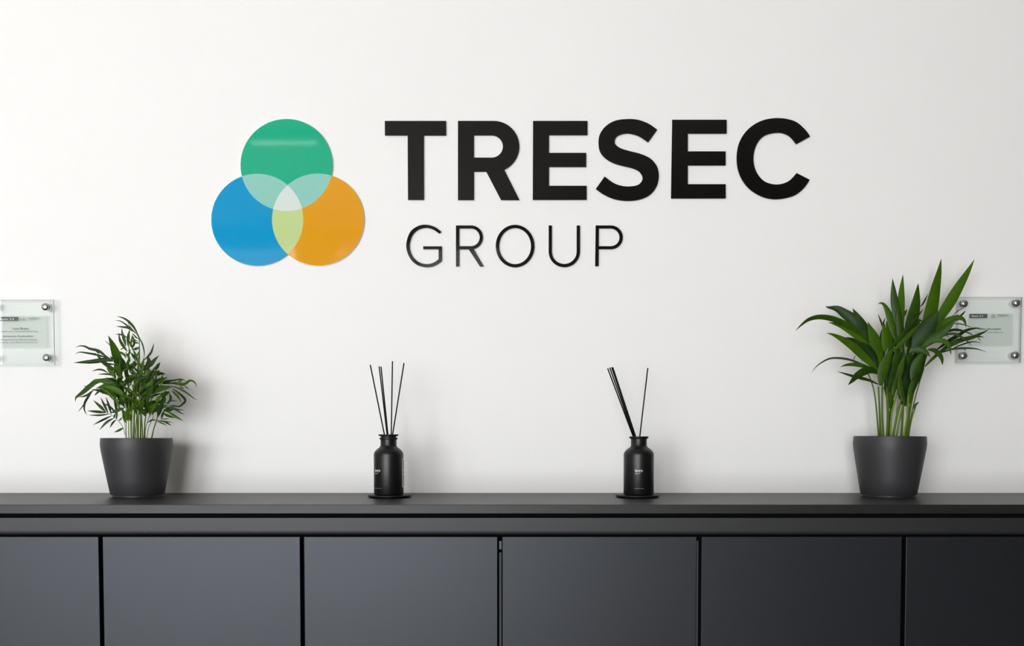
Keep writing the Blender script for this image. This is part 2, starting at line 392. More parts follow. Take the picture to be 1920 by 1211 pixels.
small = [
 ('G', [sg([tuple(p) for p in catmull([(374,147),(320,108),(250,90),(180,104),(120,155),(92,258),(120,355),(180,412),(255,430),(320,418),(377,380)], 5)]
        + [(377,263),(228,263),(228,286),(351,286),(351,366)]
        + [tuple(p) for p in catmull([(351,366),(310,394),(255,405),(190,388),(140,338),(119,258),(142,175),(190,130),(250,115),(305,127),(357,161)], 5)][1:])]),
 ('R', [sg([(490,96)] + earc(612,191,93,95,-90,78) + [(712,424),(682,424),(592,287),(516,287),(516,424),(490,424)]),
        sg([(516,120)] + earc(610,191,70,71,-90,90) + [(516,262)])]),
 ('O', [sg(earc(963,261,155,170,0,350,40)), sg(earc(963,261,128,145,0,350,40))]),
 ('U', [sg([(1232,96),(1257,96)] + earc(1356.5,305,99.5,99.5,180,0)[0:] + [(1456,96),(1482,96)] + earc(1357,305,125,125,0,180))]),
 ('P', [sg([(1608,96)] + earc(1730,191,95,95,-90,90) + [(1632,286),(1631,422),(1604,422)]),
        sg([(1633,120)] + earc(1728,191,71,71,-90,90) + [(1632,262)])]),
]
for ch, loops in small:
    tag(plate('sign_letter', loops, 'black', -.0005, -.006, bev=.0002), 'small thin black acrylic letter %s in the lower word' % ch, 'letter', 'thin letters of the lower word')

# ------------------------------------------------------------------ glass door signs on the wall
YG = -.023                                      # front of the glass
def ring(cx, cy, r, t):
    return [[(cx+r*cos(a*pi/12), cy+r*sin(a*pi/12)) for a in range(24)], [(cx+(r-t)*cos(a*pi/12), cy+(r-t)*sin(a*pi/12)) for a in range(24)]]
def glass_sign(label, u0, u1, v0, v1, screws):
    a = at(u0, v1, YG); b = at(u1, v0, YG)
    t = thing('glass_sign', label, 'sign', (((a.x+b.x)/2), 0, (a.z+b.z)/2), 'glass room signs on the wall')
    p = rel(box('glass_panel', (a.x, YG, a.z), (b.x, YG+.006, b.z), 'glass'), t)
    bm = bmesh.new(); e = .0011                 # polished edge of the glass, read as a bright and dark line
    for lo, hi in (((a.x-e, YG, a.z-e), (a.x, YG+.006, b.z+e)), ((b.x, YG, a.z-e), (b.x+e, YG+.006, b.z+e)),
                   ((a.x, YG, b.z), (b.x, YG+.006, b.z+e)), ((a.x, YG, a.z-e), (b.x, YG+.006, a.z))): add_box(bm, lo, hi)
    g = rel(from_bm('polished_edge', bm, 'edge'), t)
    for u, v in screws:
        c = at(u, v, YG)
        s = lathe('standoff', [(0, 0), (.0085, 0), (.0085, .0168), (0, .0168)], 'steel', None, 24, smooth=True)
        s.rotation_euler = (radians(90), 0, 0); s.location = (c.x, .0, c.z); rel(s, t)
        h = lathe('screw_cap', [(0, 0), (.0088, 0), (.0088, .002), (.0082, .0035), (.0066, .0052), (.0042, .0062), (0, .0067)], 'steel', None, 24, smooth=True)
        h.location = (0, 0, .0232); h.parent = s
    return t
sg1 = glass_sign('clear glass room sign at the left edge, listing two names', -24, 98.6, 562.5, 683.5, [(-12, 574.5), (85.5, 575.3), (-12, 671), (87.5, 670.5)])
YI = YG + .0072
def insert(t, u0, u1, v0, v1):
    a = at(u0, v1, YI+.001); b = at(u1, v0, YI+.001)
    rel(box('insert_sheet', (a.x, YI+.0006, a.z), (b.x, YI+.0016, b.z), 'paper'), t)
def bar(t, u0, u1, v0, v1, m, nm='printed_bar'):
    a = at(u0, v1, YI); b = at(u1, v0, YI); rel(box(nm, (a.x, YI+.0002, a.z), (b.x, YI+.0006, b.z), m), t)
insert(sg1, -10, 86, 592, 652)
bar(sg1, -4, 34.5, 594, 601.5, 'inkd')
text_px('room_number', 'Raum 3.4', 0, 26, 596, 600, YI, 'lwhite', sg1, .01)
def mini_logo(t, cx, cy, k, w0, w1):
    for dx, dy in ((0, -2.1), (-2, 1.5), (2, 1.5)):
        rel(plate('printed_ring', ring(cx+dx*k, cy+dy*k, 2.2*k, .8*k), 'inkg', YI+.0006, YI+.0003), t)
    text_px('printed_word', 'TRESEC', w0, w1, cy-3*k, cy+.6*k, YI, 'ink', t, .01)
    text_px('printed_word', 'GROUP', w0+1, w0+(w1-w0)*.6, cy+1.8*k, cy+3.4*k, YI, 'inkg', t)
mini_logo(sg1, 45, 598.2, 1.0, 51, 74)
text_px('printed_name', 'Luca Bruno', 24, 53.5, 613.5, 618, YI, 'ink', sg1, .02)
text_px('printed_line', 'Assistent der Geschäftsführung', -6, 70, 619.7, 623.5, YI, 'ink', sg1, 0)
text_px('printed_name', 'Johannes Dußweber', 5, 63, 628.5, 632.8, YI, 'ink', sg1, .02)
text_px('printed_line', 'kommissarischer Bereichsleiter', -6, 70.5, 635, 638.5, YI, 'ink', sg1, 0)
text_px('printed_line', 'Planung und Betriebswesen', -6, 70.5, 640.3, 644, YI, 'ink', sg1, 0)
sg2 = glass_sign('clear glass room sign at the right edge, partly behind palm leaves', 1795, 1916, 557.5, 679.5, [(1807.5, 569), (1906, 568), (1806, 667), (1904, 666)])
insert(sg2, 1815, 1900, 588, 648)
bar(sg2, 1818, 1851.5, 588.3, 596.2, 'inkd')
text_px('room_number', 'Raum 3.3', 1822, 1843, 590.3, 594.2, YI, 'lwhite', sg2, .01)
mini_logo(sg2, 1862.5, 592.3, 1.0, 1869, 1892)
text_px('printed_name', 'Stefan Rudolph', 1833, 1877, 615, 619, YI, 'inkd', sg2, .02)
text_px('printed_line', 'Assistent Leiter (Einkauf)', 1828, 1881, 621.5, 625, YI, 'ink', sg2, 0)

# ------------------------------------------------------------------ reed diffusers
def diffuser(cx, cxc, vbot, rpx, sticks, lab, stopper, logo_ang, side_label, prof_px):
    Yc = -.205
    k = (CAMD + Yc)/F                           # metres per pixel there
    base = Vector((at(cx, 900, Yc).x, Yc, ZTOP))
    cb = Vector((at(cxc, 900, Yc).x, Yc, ZTOP))
    ct = lathe('coaster', [(0, 0), (.041, 0), (.0475, .0018), (.0492, .003), (.0492, .0052), (.0485, .0058), (0, .0058)], 'coaster', None, 72)
    ct.location = cb
    tag(ct, 'thin round black coaster under the %s diffuser bottle' % ('left' if side_label else 'right'), 'coaster', 'coasters under the diffusers')
    zb = ZTOP + .0058
    t = thing('reed_diffuser', lab, 'diffuser', (base.x, base.y, zb), 'reed diffusers on the worktop')
    def zz(v): return (at(cx, v, Yc).z - zb)
    r = rpx*k
    prof = [(0, 0), (r-.004, 0), (r-.0012, .001), (r, .0035)]
    prof += [(rr*k, zz(v)) for rr, v in prof_px]
    lathe('bottle', prof, 'bottle', t, 72)
    ztopn = zz(prof_px[-1][1])
    if stopper:
        lathe('neck_ring', [(.0, zz(824)), (15.8*k, zz(824)), (17*k, zz(823)), (17*k, zz(821)), (16.3*k, zz(820.2)), (14.5*k, zz(820)), (14.5*k, zz(818)), (18.2*k, zz(817)), (18.7*k, zz(816)), (18.7*k, zz(814.8)), (18.2*k, zz(814.2)), (6*k, zz(814.2)), (6*k, zz(818)), (0, zz(818))], 'cap', t, 64)
    else:
        lathe('neck_ring', [(0, zz(823)), (15*k, zz(823)), (17.2*k, zz(822)), (17.8*k, zz(821)), (17.8*k, zz(818.6)), (17.3*k, zz(818)), (7*k, zz(818)), (7*k, zz(823.2)), (0, zz(823.2))], 'cap', t, 64)
    for (ub, vb, ut, vt, dyb, dyt) in sticks:
        a = at(ub, vb, Yc+dyb); b = at(ut, vt, Yc+dyt); d = (a-b)
        a2 = a + d.normalized()*.012
        bm = bmesh.new(); tube(bm, [a2, b], .00145, .00145, 8)
        rel(from_bm('reed', bm, 'reed', smooth=True), t)
    # printed word bent round the bottle
    def wrap(me, name, m, w_, h_, zc, ang, dr=.0003):
        xs_ = [v.co.x for v in me.vertices]; ys_ = [v.co.y for v in me.vertices]
        sx = w_/(max(xs_)-min(xs_)); sy = h_/(max(ys_)-min(ys_)); mx = (max(xs_)+min(xs_))/2; my = (max(ys_)+min(ys_))/2
        for v in me.vertices:
            th = ang + (v.co.x-mx)*sx/r
            z = zc + (v.co.y-my)*sy
            v.co = Vector(((r+dr)*sin(th), -(r+dr)*cos(th), z))
        me.name = name; return link(name, me, m, t)
    wrap(text_mesh('ipuro', .03), 'printed_word', 'print', .0172, .0074, zz(882), logo_ang)
    bm = bmesh.new(); n = 14; pts = []
    for i in range(n+1):
        x = i/n; y = .45*(x-.25)**2*4 - .3*0; th = .9*(1-x)**.5*min(1, x*8+.3)
        pts.append((x*10, (x-.22)**2*6, th*.55))
    up = [bm.verts.new((x, y+q, 0)) for x, y, q in pts]; dn = [bm.verts.new((x, y-q*.6, 0)) for x, y, q in pts]
    for i in range(n): bm.faces.new((dn[i], dn[i+1], up[i+1], up[i]))
    me = bpy.data.meshes.new('swoosh'); bm.to_mesh(me); bm.free()
    wrap(me, 'printed_swoosh', 'print', .0155, .0056, zz(885.6), logo_ang-.04)
    bm = bmesh.new()
    x = 0
    for wd in (1.2, .8, 1.5, .7, 1.1, .9, 0, 1.3, .6, 1.2, .8):
        if wd:
            q = [bm.verts.new(c) for c in ((x, 0, 0), (x+wd, 0, 0), (x+wd, 1, 0), (x, 1, 0))]; bm.faces.new(q)
        x += wd + .35 if wd else .9
    me = bpy.data.meshes.new('line'); bm.to_mesh(me); bm.free()
    wrap(me, 'printed_line', 'lgrey', .0215, .0011, zz(914.5), logo_ang+.02)
    if side_label:
        def patch(name, a0, a1, z0, z1, dr, m):
            bm = bmesh.new(); n = 16
            lo = [bm.verts.new(((r+dr)*sin(a0+(a1-a0)*i/n), -(r+dr)*cos(a0+(a1-a0)*i/n), z0)) for i in range(n+1)]
            hi = [bm.verts.new((v.co.x, v.co.y, z1)) for v in lo]
            for i in range(n): bm.faces.new((lo[i], lo[i+1], hi[i+1], hi[i]))
            return from_bm(name, bm, m, t, True)
        L = patch('side_label', radians(68), radians(150), zz(913), zz(859.5), .0006, 'lwhite'); L['label'] = 'white paper label on the bottle side'
        for (va, vb_) in ((880.5, 861.5), (888, 882.5), (911, 889.5)):
            patch('label_field', radians(77), radians(141), zz(va), zz(vb_), .0009, 'lgrey')
    return t
diffuser(728.9, 730.6, 927, 27.7, [(720.4, 813, 694.3, 684, -.006, -.03), (725.6, 813, 711, 687, .006, .03), (727.2, 813, 714.4, 687.5, -.004, .01),
          (733.6, 813, 735.9, 677.4, .004, .035), (736.4, 813, 757.5, 680.6, -.003, -.02)],
         'black reed diffuser, left one, sticks fanned widely and a white label down its side', True, radians(-42), True,
         [(27.7, 852.5), (27.2, 849.5), (25.6, 846), (22, 842.2), (18, 839.2), (15.8, 837), (15.1, 834.5), (15.1, 824)])
diffuser(1197.5, 1195.3, 927, 28.2, [(1187, 817.5, 1139.4, 690.6, -.006, -.02), (1188.6, 817.5, 1143.3, 689.2, .0, .0), (1190, 817.5, 1146.6, 688.4, -.004, -.01), (1191.5, 817.5, 1149, 688.6, .005, .012),
          (1199.7, 817.5, 1214.6, 690, 0, .02)],
         'black reed diffuser, right one, most sticks bunched together leaning left', False, radians(-6), False,
         [(28.2, 853), (27.8, 849.5), (26, 846), (22.3, 842.2), (18, 839.2), (15.6, 837), (14.8, 834.5), (14.8, 823)])

# ------------------------------------------------------------------ potted palms
YP = -.157
def pot(cx, lab, vrim, vbot, rr, rm, rb, tiltdeg=0):
    k = (CAMD+YP)/F
    t = thing('potted_palm', lab, 'potted plant', (at(cx, 900, YP).x, YP, ZTOP))
    h = at(cx, vrim, YP-rr*k).z - ZTOP
    hh = lambda f: .004 + (h-.004)*f
    prof = [(0, 0), ((rb-4)*k, 0), ((rb-4)*k, .004), ((rb-1.2)*k, .004), (rb*k, .0065), ((rb+(rm-rb)*.36)*k, hh(.3)), ((rb+(rm-rb)*.72)*k, hh(.6)), ((rb+(rm-rb)*.93)*k, hh(.78)), (rm*k, hh(.88)), ((rm+rr)/2*k, hh(.95)), (rr*k, hh(.995)), ((rr-1)*k, h),
            ((rr-3)*k, h), ((rr-4)*k, hh(.98)), ((rr-5)*k, hh(.8)), ((rr-10)*k, hh(.55)), (0, hh(.55))]
    p = lathe('pot', prof, 'pot', t, 80)
    p.data.set_sharp_from_angle(angle=radians(50))
    p.rotation_euler = (0, radians(tiltdeg), 0)
    bm = bmesh.new(); rs = (rr-4.6)*k; seg = 40; rings = []
    rg = random.Random(3)
    for q in (0, .25, .5, .75, 1):
        rings.append([bm.verts.new((rs*q*cos(2*pi*i/seg), rs*q*sin(2*pi*i/seg), hh(.84)+(rg.uniform(-.003, .003) if q < 1 else 0))) for i in range(seg)] if q else [bm.verts.new((0, 0, hh(.84)))])
    for a, b in zip(rings, rings[1:]):
        for i in range(seg):
            j = (i+1) % seg
            bm.faces.new((a[0], b[i], b[j]) if len(a) == 1 else (a[i], b[i], b[j], a[j]))
    from_bm('soil', bm, 'soil', t, True)
    return t, hh(.84)
def leaf3(parent, P, wpx, ybase, ytip, m='leaf', name='leaf', fold=.22, tw=None, bl=.14, peak=.42, n=3):
    """one leaf blade along the photo-pixel centre line P, leaning in depth from ybase to ytip"""
    cl = catmull([Vector((p[0], p[1], 0)) for p in P], n); N = len(cl)
    L = [0]
    for a, b in zip(cl, cl[1:]): L.append(L[-1] + (b-a).length)
    pts = []
    for q, l in zip(cl, L):
        s = l/L[-1]; Y = ybase + (ytip-ybase)*(s**1.25)
        pts.append((at(q.x, q.y, max(-.36, min(-.028, Y))), s))
    bm = bmesh.new(); rows = []
    tw = rng.uniform(-.3, .3) if tw is None else tw
    for i, (p, s) in enumerate(pts):
        d = (pts[min(i+1, N-1)][0] - pts[max(i-1, 0)][0]).normalized()
        side = d.cross(Vector((0, 1, 0))); side = side.normalized() if side.length > 1e-4 else Vector((1, 0, 0))
        nrm = side.cross(d).normalized()
        a = tw*(.4+s)
        sd = side*cos(a) + nrm*sin(a); nn = nrm*cos(a) - side*sin(a)
        kk = (p.y + CAMD)/F
        if s < peak: f = bl + (1-bl)*sin(s/peak*pi/2)
        else: f = 1 - ((s-peak)/(1-peak))**1.7
        w_ = wpx*kk*.5*f/max(.75, cos(a)) + .00012
        rows.append((bm.verts.new(p - sd*w_ + nn*w_*fold), bm.verts.new(p - nn*w_*fold*.6), bm.verts.new(p + sd*w_ + nn*w_*fold)))
    for a, b in zip(rows, rows[1:]):
        bm.faces.new((a[0], a[1], b[1], b[0])); bm.faces.new((a[1], a[2], b[2], b[1]))
    o = from_bm(name, bm, m, smooth=True); rel(o, parent); return o
def stem3(parent, P, w0, w1, y0, y1, name='stem', m='stem'):
    cl = catmull([Vector((p[0], p[1], 0)) for p in P], 4); N = len(cl)
    pts = [at(q.x, q.y, y0+(y1-y0)*i/(N-1)) for i, q in enumerate(cl)]
    k = (CAMD+YP)/F; bm = bmesh.new(); tube(bm, pts, w0*k/2, w1*k/2, 6)
    return rel(from_bm(name, bm, m, smooth=True), parent)
def cv(ox, oy, s): return lambda P: [(ox+x/s, oy+y/s) for x, y in P]

# ---- broad-leaved palm on the right
palm2, zs2 = pot(1666.3, 'palm with broad upright leaves in a dark grey pot, right end of the worktop', 817.5, 931, 64.8, 65.8, 50.5, .4)
R5, R6, R7, R8 = cv(1490, 560, 6.728), cv(1630, 480, 6.7286), cv(1600, 640, 6.375), cv(1700, 570, 8.075)
k5, k6, k7, k8 = 6.728, 6.7286, 6.375, 8.075
LV = [
 (R7,k7,[(560,620),(550,420),(545,220),(560,40)],110,.035,.04,0), (R7,k7,[(680,640),(670,420),(680,250),(700,80)],110,.03,.04,0),
 (R7,k7,[(620,680),(640,440),(650,250),(660,40)],100,.045,.05,0), (R7,k7,[(500,560),(470,370),(460,200),(470,20)],100,.045,.05,0),
 (R7,k7,[(740,540),(760,370),(780,220),(810,60)],95,.03,.04,0), (R7,k7,[(370,480),(400,300),(440,150),(480,0)],90,.035,.04,0),
 (R7,k7,[(700,460),(740,300),(800,180),(860,100)],90,-.045,-.05,0), (R7,k7,[(430,600),(470,420),(520,260),(600,100)],70,-.035,-.04,0),
 # (crop, scale, points, width, depth bias, tip lean, dark?)
 (R7,k7,[(600,760),(575,600),(590,400),(595,200),(600,60)],95,.02,.03,0),
 (R7,k7,[(430,800),(455,560),(490,350),(520,150),(530,0)],115,.01,.02,0),
 (R7,k7,[(625,770),(640,560),(690,380),(730,200),(780,60)],120,-.01,-.02,0),
 (R7,k7,[(640,780),(710,560),(780,380),(830,200),(870,60)],85,-.02,-.03,0),
 (R7,k7,[(700,620),(760,460),(810,330),(850,220),(900,120)],70,-.02,-.02,0),
 (R7,k7,[(330,530),(340,430),(370,300),(420,180),(480,60)],110,-.03,-.03,0),
 (R7,k7,[(400,540),(415,400),(430,300),(450,160)],60,-.01,0,0),
 (R7,k7,[(560,420),(565,560),(600,680),(618,782)],62,-.04,-.05,0),
 (R7,k7,[(480,640),(500,500),(560,330),(620,150)],80,0,0,0),
 (R7,k7,[(420,700),(400,560),(395,430),(380,300)],50,.02,.02,0),
 (R5,k5,[(930,560),(860,420),(740,270),(620,180),(530,125),(415,108),(390,85)],120,.03,.06,0),
 (R5,k5,[(970,640),(920,480),(850,330),(785,215),(732,120)],125,.02,.05,0),
 (R5,k5,[(1075,830),(1050,640),(1000,470),(955,370),(925,290)],150,-.01,.01,0),
 (R5,k5,[(930,590),(850,470),(700,350),(560,280),(440,240),(300,228),(180,260),(90,325),(10,405)],72,-.01,-.09,0),
 (R5,k5,[(940,590),(830,500),(690,395),(560,330),(420,298)],78,-.02,-.05,0),
 (R5,k5,[(1050,900),(910,760),(750,610),(610,515),(490,455),(400,432)],98,-.03,-.08,0),
 (R5,k5,[(1055,900),(1000,740),(900,620),(770,545),(670,505),(585,495)],92,-.02,-.03,0),
 (R5,k5,[(1010,880),(860,830),(700,770),(560,748),(440,755),(330,810),(260,870),(212,935)],24,0,.08,1),
 (R5,k5,[(980,880),(850,842),(740,828),(640,838),(575,862)],46,-.02,-.03,0),
 (R5,k5,[(1080,950),(980,900),(900,908),(800,960),(730,1030),(672,1092)],88,-.04,-.10,0),
 (R5,k5,[(1020,890),(930,890),(840,905),(755,942)],42,-.03,-.05,0),
 (R5,k5,[(1060,1080),(940,1028),(830,998),(700,965),(600,935),(530,918)],36,-.02,-.05,1),
 (R5,k5,[(748,785),(752,745),(782,710)],9,0,.02,1),
 (R5,k5,[(845,785),(870,750),(900,740)],14,0,.02,1),
 (R5,k5,[(1140,430),(1100,310),(1050,190)],26,.03,.05,1),
 (R5,k5,[(1120,420),(1120,320),(1145,235)],22,.03,.04,1),
 (R5,k5,[(1110,760),(1110,600),(1120,420),(1140,310)],90,.02,.04,0),
 (R6,k6,[(350,1100),(300,880),(245,720),(200,630),(155,592),(105,605)],92,0,.0,0),
 (R6,k6,[(400,1000),(365,800),(330,620),(308,470),(293,280)],100,-.01,-.01,0),
 (R6,k6,[(420,900),(405,700),(405,560),(410,420),(425,230)],82,.02,.04,0),
 (R6,k6,[(480,1150),(520,930),(565,740),(598,560),(618,340)],140,.01,.03,0),
 (R6,k6,[(640,1150),(730,900),(800,640),(850,380),(885,200),(908,30)],150,.02,.06,0),
 (R6,k6,[(800,950),(900,770),(1020,580),(1130,390),(1230,220),(1290,110),(1325,42)],118,.03,.05,0),
 (R6,k6,[(560,1180),(660,1010),(760,860),(870,680)],200,-.03,-.04,0),
 (R6,k6,[(640,1180),(760,1020),(850,900),(910,760)],150,-.02,-.02,0),
 (R6,k6,[(720,1060),(880,900),(1000,820),(1120,775),(1185,795),(1215,850),(1218,905)],92,-.02,-.03,0),
 (R6,k6,[(650,1170),(800,1050),(960,930),(1110,785)],95,-.03,-.05,0),
 (R6,k6,[(200,1200),(205,1050),(190,930),(165,850)],90,0,0,0),
 (R6,k6,[(270,1200),(250,1020),(235,900),(215,810)],90,.0,.01,0),
 (R6,k6,[(240,1190),(400,1020),(560,830),(690,655)],56,-.04,-.04,0),
 (R6,k6,[(300,1200),(440,1060),(590,910),(668,832)],60,-.03,-.03,0),
 (R6,k6,[(420,1200),(405,1000),(385,850),(350,640)],90,-.03,-.03,0),
 (R6,k6,[(500,1180),(540,1020),(600,900),(640,780)],90,.02,.03,0),
 (R6,k6,[(330,1150),(320,1000),(300,860),(290,730)],70,.03,.04,0),
 (R6,k6,[(440,760),(455,710),(480,670)],30,.04,.05,0),
 (R6,k6,[(645,640),(690,580),(742,475)],20,.04,.05,1),
 (R6,k6,[(1050,755),(1120,690),(1220,640)],9,0,.02,1),
 (R6,k6,[(1130,765),(1180,730),(1216,685)],22,0,.01,1),
 (R6,k6,[(605,815),(650,812),(686,832)],18,.03,.03,1),
 (R6,k6,[(575,950),(640,900),(705,880)],18,.03,.04,1),
 (R6,k6,[(560,1010),(610,980),(650,960)],12,.03,.04,1),
 (R8,k8,[(450,700),(620,570),(800,465),(900,400),(1040,366),(1150,372)],52,.02,.05,1),
 (R8,k8,[(440,780),(620,640),(800,550),(1000,500),(1090,460),(1180,420),(1257,368)],64,-.01,-.02,0),
 (R8,k8,[(850,540),(1020,495),(1100,490),(1182,506)],38,.0,.01,0),
 (R8,k8,[(460,760),(580,715),(700,680),(860,668),(1020,672),(1130,697),(1212,731)],28,-.02,-.05,1),
 (R8,k8,[(700,670),(820,620),(940,582),(1030,570),(1140,592)],17,.0,.02,1),
 (R8,k8,[(540,450),(650,403),(750,388),(860,408),(985,460)],34,.0,.04,1),
 (R8,k8,[(440,540),(590,462),(720,450),(830,500),(920,560),(987,637)],38,-.02,-.06,1),
 (R8,k8,[(560,470),(640,455),(740,445)],26,.02,.03,1),
 (R8,k8,[(690,302),(780,298),(880,315),(995,362)],13,.02,.04,1),
 (R8,k8,[(880,420),(960,445),(1030,490)],14,.02,.04,1),
 (R8,k8,[(330,600),(450,555),(550,555),(625,600),(652,665),(673,768)],66,-.03,-.07,0),
 (R8,k8,[(320,690),(420,698),(500,765),(535,840),(542,927)],66,-.04,-.09,0),
 (R8,k8,[(40,740),(130,695),(230,690),(300,730),(360,800)],90,-.05,-.07,0),
 (R8,k8,[(200,900),(240,800),(260,720),(270,650)],110,-.03,-.04,0),
 (R8,k8,[(270,950),(400,820),(520,720),(650,640)],40,.0,.0,0),
 (R8,k8,[(600,480),(640,500),(655,502)],8,.02,.03,1),
 (R8,k8,[(1075,510),(1100,530),(1128,556)],10,.0,.0,1),
 (R8,k8,[(860,678),(880,690),(900,712)],9,-.02,-.02,1),
 (R7,k7,[(725,810),(748,752),(790,725)],24,-.02,-.02,0),
]
for cvf, sc, P, wd, yb, yt, dk in LV:
    j = rng.uniform(-.008, .008)
    leaf3(palm2, cvf(P), wd/sc*1.12, YP+yb+j, YP+yt+j, 'leafdark' if dk else 'leaf', bl=.32 if cvf is R7 else .26)
ST = [([(305,1150),(275,800),(240,560),(170,370),(128,305)],18,8), ([(325,1150),(315,850),(300,540)],26,14), ([(358,1150),(345,850),(345,540)],26,16),
 ([(405,1150),(415,850),(400,480)],30,26), ([(440,1150),(462,850),(530,600)],22,14), ([(470,1150),(530,850),(600,620)],26,20),
 ([(510,1150),(560,900),(640,600)],22,16), ([(573,1150),(590,850),(600,640)],26,20), ([(598,1150),(642,900),(660,640)],18,18),
 ([(640,1150),(670,850),(740,500),(790,330)],28,20), ([(652,1150),(700,850),(770,560),(845,320)],16,9), ([(632,1150),(650,800),(680,500)],24,20),
 ([(420,760),(370,580),(345,510)],10,10), ([(515,860),(530,740),(540,640)],9,7), ([(655,1150),(690,950),(730,820),(745,750)],16,16), ([(420,1150),(440,900),(470,700)],24,24)]
for i, (P, a, b) in enumerate(ST):
    j = rng.uniform(-.035, .035); P = [(x, y if y < 1140 else 1165) for x, y in P]
    stem3(palm2, R7(P), a/k7*1.2, b/k7*1.25, YP+j, YP+j*.8)

